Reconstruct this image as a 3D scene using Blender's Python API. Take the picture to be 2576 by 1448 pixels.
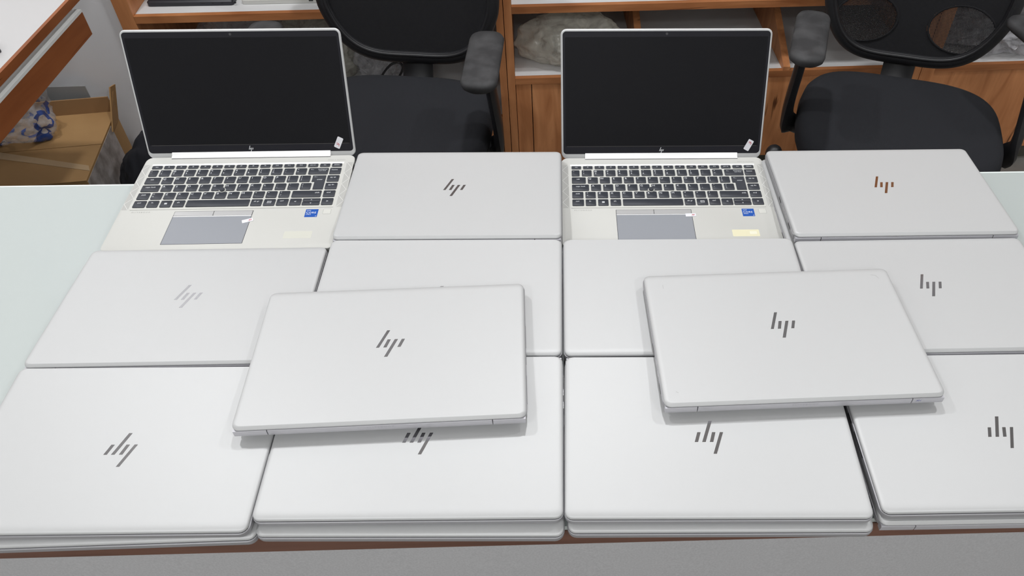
import bpy, bmesh, math, random
from mathutils import Matrix, Vector, noise

# ------------------------------------------------------------------ clearing
for o in list(bpy.data.objects):
    bpy.data.objects.remove(o, do_unlink=True)
S = bpy.context.scene
COL = S.collection
R = math.radians
ZL = 0.875            # height of the laptop-lid plane above the floor

# ------------------------------------------------------------------ camera
F_PX, CX, CY = 1992.85, 1445.0, 784.1
PITCH, YAW, ROLL = .8122, -.016, .0079
cam_d = bpy.data.cameras.new('camera')
cam_d.sensor_width = 36.0
cam_d.lens = F_PX / 2576 * 36.0
cam_d.shift_x = -(CX - 1288) / 2576
cam_d.shift_y = (CY - 724) / 2576
cam_d.clip_start = .02
cam = bpy.data.objects.new('camera', cam_d)
COL.objects.link(cam)
_f = Vector((0, math.cos(PITCH), -math.sin(PITCH)))
_r = Vector((1, 0, 0))
_u = Vector((0, math.sin(PITCH), math.cos(PITCH)))
_rz = Matrix.Rotation(YAW, 3, 'Z')
_f, _r, _u = _rz @ _f, _rz @ _r, _rz @ _u
_cr, _sr = math.cos(ROLL), math.sin(ROLL)
_r2, _u2 = _r * _cr + _u * _sr, -_r * _sr + _u * _cr
_m = Matrix((_r2, _u2, -_f)).transposed().to_4x4()
_m.translation = Vector((.166, -.7321, .7361 + ZL))
cam.matrix_world = _m
S.camera = cam

# ------------------------------------------------------------------ world, exposure
W = bpy.data.worlds.new('world')
S.world = W
W.use_nodes = True
W.node_tree.nodes['Background'].inputs[0].default_value = (.62, .65, .70, 1)
W.node_tree.nodes['Background'].inputs[1].default_value = .18
S.view_settings.view_transform = 'Standard'
S.view_settings.look = 'None'
S.view_settings.gamma = 1
S.view_settings.exposure = -.10
S.view_settings.use_curve_mapping = False

CEIL = 2.85
LIGHTS = [  # x, y, watts, radius  (round ceiling lights; the last row is added fill)
    (-1.05, .78, 17, .06), (.20, .95, 18.5, .06), (1.45, .78, 12, .06), (2.5, .3, 6, .08),
    (-1.05, -1.8, 17, .13), (1.45, -1.8, 17, .13), (.15, -2.4, 21, .16),
]
LIGHT_COL = (.985, .99, 1.0)

# ------------------------------------------------------------------ materials
MATS = {}
def mat(name, col, rough=.5, metal=0.0, spec=.5, coat=0.0, alpha=1.0, trans=0.0):
    if name in MATS:
        return MATS[name]
    m = bpy.data.materials.new(name)
    m.use_nodes = True
    b = m.node_tree.nodes['Principled BSDF']
    b.inputs['Base Color'].default_value = (*col, 1)
    b.inputs['Roughness'].default_value = rough
    b.inputs['Metallic'].default_value = metal
    b.inputs['Specular IOR Level'].default_value = spec
    b.inputs['Coat Weight'].default_value = coat
    b.inputs['Coat Roughness'].default_value = .03
    b.inputs['Alpha'].default_value = alpha
    b.inputs['Transmission Weight'].default_value = trans
    MATS[name] = m
    return m

def nodes_of(m):
    nt = m.node_tree
    return nt, nt.nodes, nt.links, nt.nodes['Principled BSDF']

def add_noise_colour(m, c1, c2, scale=8, stretch=(1, 1, 1), detail=4, lo=.35, hi=.65, coords='Position', dist=0.0):
    nt, N, L, b = nodes_of(m)
    if coords == 'Position':
        src = N.new('ShaderNodeNewGeometry').outputs['Position']
    else:
        src = N.new('ShaderNodeTexCoord').outputs['Object']
    mp = N.new('ShaderNodeMapping')
    mp.inputs['Scale'].default_value = stretch
    nz = N.new('ShaderNodeTexNoise')
    nz.inputs['Scale'].default_value = scale
    nz.inputs['Detail'].default_value = detail
    nz.inputs['Distortion'].default_value = dist
    cr = N.new('ShaderNodeValToRGB')
    cr.color_ramp.elements[0].position = lo
    cr.color_ramp.elements[1].position = hi
    cr.color_ramp.elements[0].color = (*c1, 1)
    cr.color_ramp.elements[1].color = (*c2, 1)
    L.new(src, mp.inputs[0]); L.new(mp.outputs[0], nz.inputs['Vector'])
    L.new(nz.outputs['Fac'], cr.inputs[0]); L.new(cr.outputs[0], b.inputs['Base Color'])
    return cr, nz, mp

def add_bump(m, scale, strength, dist=.001, stretch=(1, 1, 1), coords='Position', detail=2):
    nt, N, L, b = nodes_of(m)
    if coords == 'Position':
        src = N.new('ShaderNodeNewGeometry').outputs['Position']
    else:
        src = N.new('ShaderNodeTexCoord').outputs['Object']
    mp = N.new('ShaderNodeMapping'); mp.inputs['Scale'].default_value = stretch
    nz = N.new('ShaderNodeTexNoise'); nz.inputs['Scale'].default_value = scale
    nz.inputs['Detail'].default_value = detail
    bp = N.new('ShaderNodeBump'); bp.inputs['Strength'].default_value = strength
    bp.inputs['Distance'].default_value = dist
    L.new(src, mp.inputs[0]); L.new(mp.outputs[0], nz.inputs['Vector'])
    L.new(nz.outputs['Fac'], bp.inputs['Height']); L.new(bp.outputs[0], b.inputs['Normal'])

def wood(name, horizontal, base=(.50, .205, .080), dark=(.30, .105, .036)):
    """orange-brown oak laminate with dark cracks"""
    m = mat(name, base, .45, spec=.35)
    st = (1.2, 1.2, 9) if horizontal else (9, 9, 1.2)
    cr, nz, mp = add_noise_colour(m, dark, base, 3.2, st, 6, .28, .62, dist=.8)
    e = cr.color_ramp.elements.new(.80); e.color = (base[0]*1.18, base[1]*1.25, base[2]*1.35, 1)
    nt, N, L, b = nodes_of(m)
    # dark cracks
    mp2 = N.new('ShaderNodeMapping'); mp2.inputs['Scale'].default_value = (.55, .55, 3.5) if horizontal else (4.5, 4.5, .55)
    n2 = N.new('ShaderNodeTexNoise'); n2.inputs['Scale'].default_value = 5; n2.inputs['Detail'].default_value = 8
    n2.inputs['Distortion'].default_value = 1.6
    g = N.new('ShaderNodeNewGeometry')
    L.new(g.outputs['Position'], mp2.inputs[0]); L.new(mp2.outputs[0], n2.inputs['Vector'])
    r2 = N.new('ShaderNodeValToRGB')
    r2.color_ramp.elements[0].position = .29; r2.color_ramp.elements[0].color = (.22, .17, .14, 1)
    r2.color_ramp.elements[1].position = .36; r2.color_ramp.elements[1].color = (1, 1, 1, 1)
    L.new(n2.outputs['Fac'], r2.inputs[0])
    mx = N.new('ShaderNodeMix'); mx.data_type = 'RGBA'; mx.blend_type = 'MULTIPLY'
    mx.inputs[0].default_value = 1
    L.new(cr.outputs[0], mx.inputs[6]); L.new(r2.outputs[0], mx.inputs[7])
    L.new(mx.outputs[2], b.inputs['Base Color'])
    return m

M_LID = mat('lid silver', (.565, .572, .574), .50, .22, .5)
add_bump(M_LID, 1500, .03, .0002)
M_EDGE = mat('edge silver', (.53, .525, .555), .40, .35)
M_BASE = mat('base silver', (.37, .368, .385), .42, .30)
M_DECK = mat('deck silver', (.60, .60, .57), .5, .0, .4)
add_bump(M_DECK, 1500, .03, .0002)
M_PLATE = mat('keyboard surround', (.64, .64, .60), .5, .0)
M_BRIGHT = mat('bright bevel', (.90, .90, .90), .3, .15)
M_CHROME = mat('mirror chrome', (.42, .415, .425), .08, 1.0)
M_GAP = mat('dark gap', (.012, .012, .018), .6)
M_RUBBER = mat('black rubber', (.02, .02, .022), .8)
M_PORT = mat('port black', (.01, .01, .012), .35)
M_PORTM = mat('port metal', (.45, .45, .46), .3, .9)
M_KEY = mat('key plastic', (.035, .039, .050), .5)
M_LEG = mat('key legend', (.78, .80, .82), .5)
M_LEGR = mat('print grey', (.30, .30, .29), .5)
M_PAD = mat('touchpad grey', (.30, .315, .345), .45, .1)
M_BTN = mat('button silver', (.56, .56, .56), .35, .4)
M_GRILLE = mat('speaker grille', (.47, .47, .45), .6)
M_GLINE = mat('grille line', (.76, .76, .74), .4)
M_BEZEL = mat('bezel black', (.011, .011, .016), .35, spec=.25)
M_SCREEN = mat('screen black', (.007, .007, .009), .35, spec=.16)
M_SLINE = mat('screen line', (.075, .07, .065), .5)
M_STICK = mat('label white', (.80, .80, .84), .6)
M_RED = mat('label red', (.55, .05, .07), .6)
M_INK = mat('ink blue', (.10, .11, .32), .6)
M_BLUE = mat('chip sticker blue', (.006, .085, .42), .35)
M_WHITE = mat('print white', (.85, .88, .90), .5)
M_RESID = mat('adhesive residue', (.78, .74, .52), .55)
M_RESID2 = mat('adhesive residue faint', (.63, .63, .56), .5)
M_RESIDL = mat('adhesive residue pale', (.84, .82, .66), .55)

M_GLASS = mat('white back painted glass', (.495, .542, .53), .12, coat=.6, spec=.5)
M_GEDGE = mat('glass edge light', (.86, .93, .91), .25)
M_GLINE2 = mat('glass edge dark', (.10, .16, .17), .25)
M_COUNTER = mat('counter laminate', (.60, .60, .585), .55)
add_noise_colour(M_COUNTER, (.42, .42, .43), (.50, .50, .51), 420, lo=.3, hi=.7)
M_WOODH = wood('wood along', True)
M_WOODV = wood('wood upright', False, (.66, .285, .118), (.45, .17, .062))
M_TRIM = wood('wood dark trim', True, (.16, .075, .050), (.105, .046, .030))
M_DESKW = wood('wood desk', True, (.30, .098, .032), (.22, .066, .02))
M_LAMW = mat('white laminate', (.72, .72, .72), .45)
M_LAMD = mat('desk laminate', (.56, .555, .555), .45)
M_WALL = mat('painted wall', (.86, .86, .88), .85)
add_bump(M_WALL, 60, .15, .002)
M_WALL2 = mat('room wall', (.78, .78, .77), .9)
M_CEIL = mat('ceiling white', (.80, .80, .79), .95)
M_FLOOR = mat('floor grey', (.24, .235, .22), .5)
add_noise_colour(M_FLOOR, (.22, .215, .20), (.28, .27, .25), 9)
M_PLINTH = mat('plinth olive', (.10, .098, .078), .6)
M_FABRIC = mat('black chair fabric', (.021, .022, .026), .95, spec=.25)
add_bump(M_FABRIC, 900, .5, .001)
M_BPLAST = mat('black plastic', (.014, .014, .016), .42)
M_MESHB = mat('black mesh weave', (.012, .012, .014), .8, spec=.3)
add_bump(M_MESHB, 700, .5, .001)
M_NET = mat('net thread', (.016, .016, .018), .7)
M_PADR = mat('worn arm pad', (.05, .05, .052), .7)
add_noise_colour(M_PADR, (.032, .032, .034), (.070, .070, .073), 22, (1, 1, 1), 5, .42, .74)
M_METAL = mat('dull metal', (.35, .35, .36), .35, .9)
M_CARD = mat('cardboard', (.40, .235, .095), .8)
add_noise_colour(M_CARD, (.36, .205, .08), (.44, .262, .108), 5, lo=.35, hi=.65)
M_CARDD = mat('cardboard inner', (.33, .19, .085), .85)
M_TAPE = mat('packing tape', (.52, .36, .20), .3)
M_TAPES = mat('tape over box side', (.42, .37, .34), .35)
add_noise_colour(M_TAPES, (.27, .235, .21), (.56, .52, .50), 26, lo=.36, hi=.66)
M_CLOTH = mat('black bag cloth', (.011, .012, .018), .85)
add_bump(M_CLOTH, 14, .5, .02)
M_PAPER = mat('paper white', (.62, .62, .64), .7)
M_DARKL = mat('dark laptop', (.022, .023, .030), .4)
M_TEAL = mat('grey blue laptop', (.36, .42, .46), .4, .3)

def plastic(name, tint, blue=False, opac=.55):
    m = bpy.data.materials.new(name); m.use_nodes = True
    nt, N, L, b = nodes_of(m)
    b.inputs['Base Color'].default_value = (*tint, 1)
    b.inputs['Roughness'].default_value = .15
    g = N.new('ShaderNodeNewGeometry')
    nz = N.new('ShaderNodeTexNoise'); nz.inputs['Scale'].default_value = 22; nz.inputs['Detail'].default_value = 4
    nz.inputs['Distortion'].default_value = 1.2
    L.new(g.outputs['Position'], nz.inputs['Vector'])
    bp = N.new('ShaderNodeBump'); bp.inputs['Strength'].default_value = .6; bp.inputs['Distance'].default_value = .006
    L.new(nz.outputs['Fac'], bp.inputs['Height']); L.new(bp.outputs[0], b.inputs['Normal'])
    mr = N.new('ShaderNodeMapRange')
    mr.inputs['From Min'].default_value = .35; mr.inputs['From Max'].default_value = .65
    mr.inputs['To Min'].default_value = opac - .14; mr.inputs['To Max'].default_value = min(1, opac + .18)
    L.new(nz.outputs['Fac'], mr.inputs['Value'])
    if blue:
        wv = N.new('ShaderNodeTexVoronoi'); wv.inputs['Scale'].default_value = 13
        wv.feature = 'F1'
        L.new(g.outputs['Position'], wv.inputs['Vector'])
        r = N.new('ShaderNodeValToRGB'); r.color_ramp.interpolation = 'CONSTANT'
        el = r.color_ramp.elements
        el[0].position = 0; el[0].color = (0, 0, 0, 1)
        el[1].position = .24; el[1].color = (1, 1, 1, 1)
        e2 = el.new(.40); e2.color = (0, 0, 0, 1)
        L.new(wv.outputs['Distance'], r.inputs[0])
        n3 = N.new('ShaderNodeTexNoise'); n3.inputs['Scale'].default_value = 18
        L.new(g.outputs['Position'], n3.inputs['Vector'])
        th = N.new('ShaderNodeMath'); th.operation = 'GREATER_THAN'; th.inputs[1].default_value = .47
        L.new(n3.outputs['Fac'], th.inputs[0])
        mu = N.new('ShaderNodeMath'); mu.operation = 'MULTIPLY'
        L.new(r.outputs[0], mu.inputs[0]); L.new(th.outputs[0], mu.inputs[1])
        mx = N.new('ShaderNodeMix'); mx.data_type = 'RGBA'
        mx.inputs[6].default_value = (*tint, 1); mx.inputs[7].default_value = (.02, .07, .30, 1)
        L.new(mu.outputs[0], mx.inputs[0]); L.new(mx.outputs[2], b.inputs['Base Color'])
        ad = N.new('ShaderNodeMath'); ad.operation = 'MAXIMUM'
        m8 = N.new('ShaderNodeMath'); m8.operation = 'MULTIPLY'; m8.inputs[1].default_value = .9
        L.new(mu.outputs[0], m8.inputs[0])
        L.new(mr.outputs[0], ad.inputs[0]); L.new(m8.outputs[0], ad.inputs[1]); L.new(ad.outputs[0], b.inputs['Alpha'])
    else:
        L.new(mr.outputs[0], b.inputs['Alpha'])
    MATS[name] = m
    return m
M_BUBBLE = plastic('printed clear plastic', (.62, .63, .66), True, .30)
M_CLEAR = plastic('clear plastic', (.88, .86, .76), False, .42)
M_CLEARG = plastic('clear plastic grey', (.80, .80, .84), False, .34)
M_SHEET = mat('grey plastic sheet', (.36, .37, .37), .3, alpha=.75)

# ------------------------------------------------------------------ mesh helpers
class MB:
    def __init__(s):
        s.v, s.f = [], []
    def add(s, vs, fs):
        k = len(s.v)
        s.v += [tuple(p) for p in vs]
        s.f += [tuple(i + k for i in f) for f in fs]
        return s
    def box(s, x0, x1, y0, y1, z0, z1):
        return s.add([(x0, y0, z0), (x1, y0, z0), (x1, y1, z0), (x0, y1, z0), (x0, y0, z1), (x1, y0, z1), (x1, y1, z1), (x0, y1, z1)],
                     [(3, 2, 1, 0), (4, 5, 6, 7), (0, 1, 5, 4), (1, 2, 6, 5), (2, 3, 7, 6), (3, 0, 4, 7)])
    def loops(s, loops, cap0=True, cap1=True):
        n = len(loops[0]); k = len(s.v)
        for l in loops:
            s.v += [tuple(p) for p in l]
        for a in range(len(loops) - 1):
            for i in range(n):
                j = (i + 1) % n
                s.f.append((k + a*n + i, k + a*n + j, k + (a+1)*n + j, k + (a+1)*n + i))
        if cap0: s.f.append(tuple(k + i for i in reversed(range(n))))
        if cap1: s.f.append(tuple(k + (len(loops)-1)*n + i for i in range(n)))
        return s
    def prism_x(s, x0, x1, prof):
        """profile is a list of (y, z)"""
        return s.loops([[(x0, y, z) for y, z in prof], [(x1, y, z) for y, z in prof]])
    def mesh(s, name):
        me = bpy.data.meshes.new(name)
        me.from_pydata(s.v, [], s.f)
        bm = bmesh.new(); bm.from_mesh(me)
        bmesh.ops.recalc_face_normals(bm, faces=bm.faces)
        bm.to_mesh(me); bm.free()
        return me
    def build(s, name, m, parent=None, smooth=0, matrix=None):
        return obj(name, s.mesh(name), m, parent, smooth, matrix)

def set_smooth(me, ang):
    if ang:
        me.polygons.foreach_set('use_smooth', [True] * len(me.polygons))
        me.set_sharp_from_angle(angle=R(ang))

def obj(name, me, m=None, parent=None, smooth=0, matrix=None):
    if m is not None and len(me.materials) == 0:
        me.materials.append(m)
    set_smooth(me, smooth)
    o = bpy.data.objects.new(name, me)
    COL.objects.link(o)
    if parent: o.parent = parent
    if matrix is not None: o.matrix_local = matrix
    return o

def thing(name, label, cat, matrix=None, group=None):
    o = bpy.data.objects.new(name, None)
    o.empty_display_size = .05
    COL.objects.link(o)
    if matrix is not None: o.matrix_world = matrix
    o['label'] = label; o['category'] = cat
    if group: o['group'] = group
    return o

def tag(o, label, cat, group=None):
    o['label'] = label; o['category'] = cat
    if group: o['group'] = group
    return o

def rrect(x0, x1, y0, y1, z, r, n=4):
    pts = []
    r = max(1e-5, min(r, (x1-x0)/2 - 1e-5, (y1-y0)/2 - 1e-5))
    for cx, cy, a0 in ((x1-r, y1-r, 0), (x0+r, y1-r, 90), (x0+r, y0+r, 180), (x1-r, y0+r, 270)):
        for i in range(n + 1):
            a = R(a0 + 90*i/n)
            pts.append((cx + r*math.cos(a), cy + r*math.sin(a), z))
    return pts

def slab(x0, x1, y0, y1, z0, z1, r=.002, bev=.0004, n=3):
    mb = MB()
    return mb.loops([rrect(x0, x1, y0, y1, z0, r, n), rrect(x0, x1, y0, y1, z1-bev, r, n),
                     rrect(x0+bev, x1-bev, y0+bev, y1-bev, z1, r-bev*.5, n)])

def tube(path, rx, ry=None, n=10, closed=False, up=Vector((0, 0, 1))):
    """sweep an ellipse (rx sideways, ry along 'up') along a path"""
    ry = ry or rx
    P = [Vector(p) for p in path]
    loops = []
    for i, p in enumerate(P):
        if closed:
            t = (P[(i+1) % len(P)] - P[i-1]).normalized()
        else:
            t = (P[min(i+1, len(P)-1)] - P[max(i-1, 0)]).normalized()
        u = up if not callable(up) else up(p)
        sd = t.cross(u)
        if sd.length < 1e-4: sd = t.cross(Vector((1, 0, 0)))
        sd.normalize(); uu = sd.cross(t).normalized()
        loops.append([p + sd*rx*math.cos(2*math.pi*k/n) + uu*ry*math.sin(2*math.pi*k/n) for k in range(n)])
    mb = MB()
    if closed:
        loops.append(loops[0])
        return mb.loops(loops, False, False)
    return mb.loops(loops)

def spline(pts, n=8):
    """Catmull-Rom through points"""
    P = [Vector(p) for p in pts]
    P = [P[0]*2 - P[1]] + P + [P[-1]*2 - P[-2]]
    out = []
    for i in range(1, len(P) - 2):
        for k in range(n):
            t = k/n
            a, b, c, d = P[i-1], P[i], P[i+1], P[i+2]
            out.append(.5*((2*b) + (c-a)*t + (2*a-5*b+4*c-d)*t*t + (3*b-a-3*c+d)*t**3))
    out.append(P[-2])
    return out

def cyl(mb, c, r, z0, z1, n=16, r1=None):
    r1 = r if r1 is None else r1
    return mb.loops([[(c[0]+r*math.cos(2*math.pi*i/n), c[1]+r*math.sin(2*math.pi*i/n), z0) for i in range(n)],
                     [(c[0]+r1*math.cos(2*math.pi*i/n), c[1]+r1*math.sin(2*math.pi*i/n), z1) for i in range(n)]])

TXT = {}
def text_data(s, size, spacing=1.0, align='CENTER'):
    key = (s, size, spacing, align)
    if key not in TXT:
        cu = bpy.data.curves.new('t', 'FONT')
        cu.body = s; cu.size = size; cu.align_x = align; cu.align_y = 'CENTER'
        cu.space_character = spacing; cu.resolution_u = 2
        o = bpy.data.objects.new('t', cu)
        me = bpy.data.meshes.new_from_object(o)
        TXT[key] = ([tuple(v.co) for v in me.vertices], [tuple(p.vertices) for p in me.polygons])
        bpy.data.objects.remove(o); bpy.data.curves.remove(cu); bpy.data.meshes.remove(me)
    return TXT[key]

def put_text(mb, s, size, x, y, z, spacing=1.0, align='CENTER', flip=False):
    v, f = text_data(s, size, spacing, align)
    k = -1 if flip else 1
    return mb.add([(x + k*p[0], y + k*p[1], z) for p in v], f)

def MT(x=0, y=0, z=0, rz=0, rx=0):
    return Matrix.Translation((x, y, z)) @ Matrix.Rotation(rz, 4, 'Z') @ Matrix.Rotation(rx, 4, 'X')

# ================================================================== the room
CA = math.atan(.057)                      # turn of the cabinets against the laptops
CABM = MT(0, 1.40, 0, CA)                 # cabinet frame: u right, v into the wall
def cabpt(u, v, z): return CABM @ Vector((u, v, z))

def struct(name, mb, m, matrix=None, smooth=0):
    o = mb.build(name, m, None, smooth, matrix)
    o['kind'] = 'structure'
    return o
struct('floor', MB().box(-2.3, 4.0, -3.4, 2.4, -.05, 0), M_FLOOR)
struct('ceiling', MB().box(-2.3, 4.0, -3.4, 2.4, CEIL, CEIL+.05), M_CEIL)
struct('wall_back', MB().box(-1.6, 4.1, .47, .53, 0, CEIL), M_WALL, CABM)
struct('wall_return', MB().box(-1.75, -1.052, .012, .47, 0, CEIL), M_WALL, CABM)
struct('wall_left', MB().box(-1.82, -1.72, -3.4, 1.32, 0, CEIL), M_WALL2)
struct('wall_right', MB().box(3.6, 3.7, -3.4, 1.62, 0, CEIL), M_WALL2)
struct('wall_front', MB().box(-1.82, 3.7, -3.4, -3.3, 0, CEIL), M_WALL2)

def ceiling_light(x, y, w, r, label):
    t = thing('ceiling_light', label, 'light', MT(x, y, CEIL), 'round ceiling lights')
    ring = MB()
    n = 32
    pr = [(r+.002, -.001), (r+.002, -.012), (r+.02, -.012), (r+.024, -.001)]
    ring.loops([[(q*math.cos(2*math.pi*i/n), q*math.sin(2*math.pi*i/n), z) for i in range(n)] for q, z in pr], False, False)
    ring.build('trim_ring', M_LAMW, t, 30)
    ld = bpy.data.lights.new('lamp', 'AREA')
    ld.shape = 'DISK'; ld.size = 2*r; ld.energy = w; ld.color = LIGHT_COL
    lo = bpy.data.objects.new('lamp', ld); COL.objects.link(lo)
    lo.parent = t; lo.location = (0, 0, -.008)
LLAB = ['above the cardboard box', 'above the gap between the chairs', 'above the right office chair', 'over the right end of the room',
        'added as fill left of the counter on the customer side', 'added as fill right of the counter on the customer side', 'added as fill behind the photographer']
for (x, y, w, r), l in zip(LIGHTS, LLAB):
    ceiling_light(x, y, w, r, 'round white ceiling light ' + l)

# ================================================================== counter
CT = MT(0, 0, 0, .0205)
ctr = thing('shop_counter', 'white glass topped shop counter with brown wooden edge, covered in laptops', 'counter', CT)
zt = ZL - .037
X0, X1 = -.815, 1.50
YB, YF = .2935, -.3195
MB().box(X0, X1, YF+.001, YB-.0045, zt-.008, zt).build('glass_top', M_GLASS, ctr)
MB().box(X0, X1, YB-.0042, YB-.0030, zt-.009, zt-.0012).build('edge_seal', M_GLINE2, ctr)
MB().box(X0, X1, YB-.0030, YB, zt-.030, zt-.0008).build('back_edge_strip', M_GEDGE, ctr)
MB().box(X0, X1, YF, YF+.02, zt-.038, zt-.0085).build('front_edge_trim', M_TRIM, ctr)
MB().box(X0, X0+.02, YF+.0205, YB-.01, zt-.038, zt-.0085).build('side_edge_trim', M_TRIM, ctr)
MB().box(X1-.02, X1, YF+.0205, YB-.01, zt-.038, zt-.0085).build('side_edge_trim', M_TRIM, ctr)
MB().box(X0+.021, X1-.021, YF+.021, YB-.0105, zt-.030, zt-.0085).build('under_board', M_LAMW, ctr)
MB().box(X0+.012, X1-.012, YF+.012, YF+.030, .0, zt-.0385).build('front_panel', M_COUNTER, ctr)
for x in (X0+.05, X1-.075):
    MB().box(x, x+.025, YF+.031, YB-.03, .0, zt-.0385).build('side_panel', M_COUNTER, ctr)

# ================================================================== laptops
LW, LD = .3235, .2146
FOOT, BT, LT = .0030, .0096, .0051         # average foot, base thickness, lid thickness
DECK = FOOT + BT                           # deck height
TOP = DECK + .0006 + LT                    # top of the closed lid

def ring_loop(w, d, il, ifr, ib, z, r, n=5):
    return rrect(-w/2+il, w/2-il, -d/2+ifr, d/2-ib, z, r, n)

def make_base_mesh():
    mb = MB()
    z = FOOT
    prof = [(.010, .011, .016, z, .004), (.0026, .0028, .0060, z+.0005, .008), (.0009, .0010, .0045, z+.0014, .0095), (.0002, .0003, .0034, z+.0040, .010),
            (.0, .0, .0030, z+.0084, .010), (.0, .0, .0030, z+.0090, .010), (.0008, .0008, .0034, z+.0096, .0095)]
    mb.loops([ring_loop(LW, LD, a, b, c, zz, r) for a, b, c, zz, r in prof])
    return mb.mesh('laptop_base')

def lid_profile(w, d, z):
    """rounded front and sides, straight chamfer along the rear"""
    out = []
    h = LT
    pr = [(.0022, .0), (.0013, .0005)]
    n = 9
    fr = [(.0013 + .0092*(1-math.cos(R(90*i/n)))**1.5, .0009 + (h-.0009)*math.sin(R(90*i/n))) for i in range(n+1)]
    for ins, zz in pr + fr:
        rear = .0006 if zz <= 0 else max(0.0, (zz-.0016)/(h-.0016))*.0026
        side = min(ins, .0018) if zz < .0003 else .0009 + (ins-.0013)*.62
        out.append(ring_loop(w, d, side, ins, rear, z+zz, max(.0045, .0088-ins*.4)))
    # flat margin round the top so that the big face shades flat
    for k in (.0015, .004):
        out.append(ring_loop(w, d, side+k, ins+k, rear+k, z+h, .0045))
    return out

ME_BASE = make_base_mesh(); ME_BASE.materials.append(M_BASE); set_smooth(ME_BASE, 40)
ME_LID = MB().loops(lid_profile(LW, LD, DECK+.0006)).mesh('laptop_lid'); ME_LID.materials.append(M_LID); set_smooth(ME_LID, 24)

# rear strips: profile (y, z)
ry = LD/2
z_ = FOOT
REAR = [(ry-.0060, z_+.0094), (ry+.0001, z_+.0095), (ry+.0005, z_+.0090), (ry+.0005, z_+.0042), (ry+.0001, z_+.0012), (ry-.0060, z_+.0010)]
ME_HINGE = MB().prism_x(-.1225, .1225, REAR).mesh('hinge_cover'); ME_HINGE.materials.append(M_EDGE)
ME_CAPL = MB().prism_x(-LW/2+.0022, -.1236, REAR).mesh('rear_cap'); ME_CAPL.materials.append(M_EDGE)
ME_CAPR = MB().prism_x(.1236, LW/2-.0022, REAR).mesh('rear_cap'); ME_CAPR.materials.append(M_EDGE)

LOGO = [((-5.8, 30.2), (-2.1, 30.2), (-12.5, 2.3), (-16.2, 2.3)), ((-3.7, 15.1), (.2, 15.1), (-3.7, 2.3), (-7.6, 2.3)),
        ((4.8, 15.1), (8.7, 15.1), (-1.3, -12.6), (-5.2, -12.6)), ((13.2, 15.1), (17.0, 15.1), (12.8, 2.3), (9.0, 2.3))]
ME_LOGO = []
for q in LOGO:
    pts = [(-x*.001, -y*.001) for x, y in q]          # upright when seen from the hinge side
    mb = MB()
    zt0 = TOP - .0004
    mb.loops([[(x, y, zt0) for x, y in pts], [(x, y, TOP + .00012) for x, y in pts]])
    me = mb.mesh('logo_bar'); me.materials.append(M_CHROME); ME_LOGO.append(me)

def foot_mesh(x0, x1, y0, y1, top, bot):
    me = slab(x0, x1, y0, y1, bot, top+.0002, .002, .0002).mesh('rubber_foot'); me.materials.append(M_RUBBER)
    return me
# the rear foot is taller, so the closed laptop slopes down to its front edge
ME_FEET = [foot_mesh(-.12, .12, .080, .088, FOOT+.0012, -.0012), foot_mesh(-.115, -.085, -.088, -.081, FOOT+.0012, .0014),
           foot_mesh(.085, .115, -.088, -.081, FOOT+.0012, .0014)]

def port_mesh(side, y0, y1, z0, z1, m):
    x0, x1 = (LW/2-.004, LW/2+.00015) if side > 0 else (-LW/2-.00015, -LW/2+.004)
    me = MB().box(x0, x1, y0, y1, z0, z1).mesh('port'); me.materials.append(m)
    return me
zb = FOOT
ME_PORTS = [port_mesh(1, .070, .084, zb+.0052, zb+.0088, M_PORT), port_mesh(1, .052, .061, zb+.0060, zb+.0086, M_PORTM),
            port_mesh(1, .034, .043, zb+.0060, zb+.0086, M_PORTM), port_mesh(1, .008, .022, zb+.0056, zb+.0088, M_PORT),
            port_mesh(-1, .045, .085, zb+.0058, zb+.0086, M_PORT), port_mesh(-1, .012, .026, zb+.0056, zb+.0088, M_PORT),
            port_mesh(-1, -.035, .0, zb+.0062, zb+.0084, M_PORT)]
_hb = MB(); put_text(_hb, 'ELITEBOOK', .0042, 0, 0, 0, 1.5)
_rz180 = Matrix.Rotation(math.pi, 4, 'Z') @ Matrix.Rotation(math.pi/2, 4, 'X')
_hb.v = [tuple(Vector((0, ry+.0006, z_+.0066)) + (_rz180 @ Vector(p))) for p in _hb.v]
ME_HTXT = _hb.mesh('lettering'); ME_HTXT.materials.append(mat('faint lettering', (.47, .465, .50), .4, .3))

ME_GAPSHADE = slab(-LW/2+.0012, LW/2-.0012, -LD/2+.0013, LD/2-.0036, DECK-.0003, DECK+.0009, .008, .0001, 4).mesh('lid_gap_shade'); ME_GAPSHADE.materials.append(M_GAP)  # dark slab, puts the shade of the gap under the lid into colour
def inst(name, me, parent):
    o = bpy.data.objects.new(name, me); COL.objects.link(o); o.parent = parent
    return o

TILT = .0155
def laptop_root(x, y, z, theta, tilt, label, group):
    """z = height of the lid-top centre relative to ZL for a closed laptop"""
    m = Matrix.Translation((x, y, ZL + z)) @ Matrix.Rotation(theta, 4, 'Z') @ Matrix.Rotation(tilt, 4, 'X') @ Matrix.Translation((0, 0, -TOP))
    return thing('laptop', label, 'laptop', m, group)

def closed_laptop(x, y, z, theta, tilt, label, group, lettered=False, logo=True, ports=True):
    t = laptop_root(x, y, z, theta, tilt, label, group)
    b = inst('base', ME_BASE, t)
    if ports:
        for me in ME_PORTS: inst('port', me, b)
    for me in ME_FEET: inst('rubber_foot', me, b)
    inst('lid_gap_shade', ME_GAPSHADE, b)
    l = inst('lid', ME_LID, t)
    if logo:
        for me in ME_LOGO: inst('logo_bar', me, l)
    h = inst('hinge_cover', ME_HINGE, t)
    if lettered: inst('lettering', ME_HTXT, h)
    inst('rear_cap', ME_CAPL, t); inst('rear_cap', ME_CAPR, t)
    return t

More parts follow.
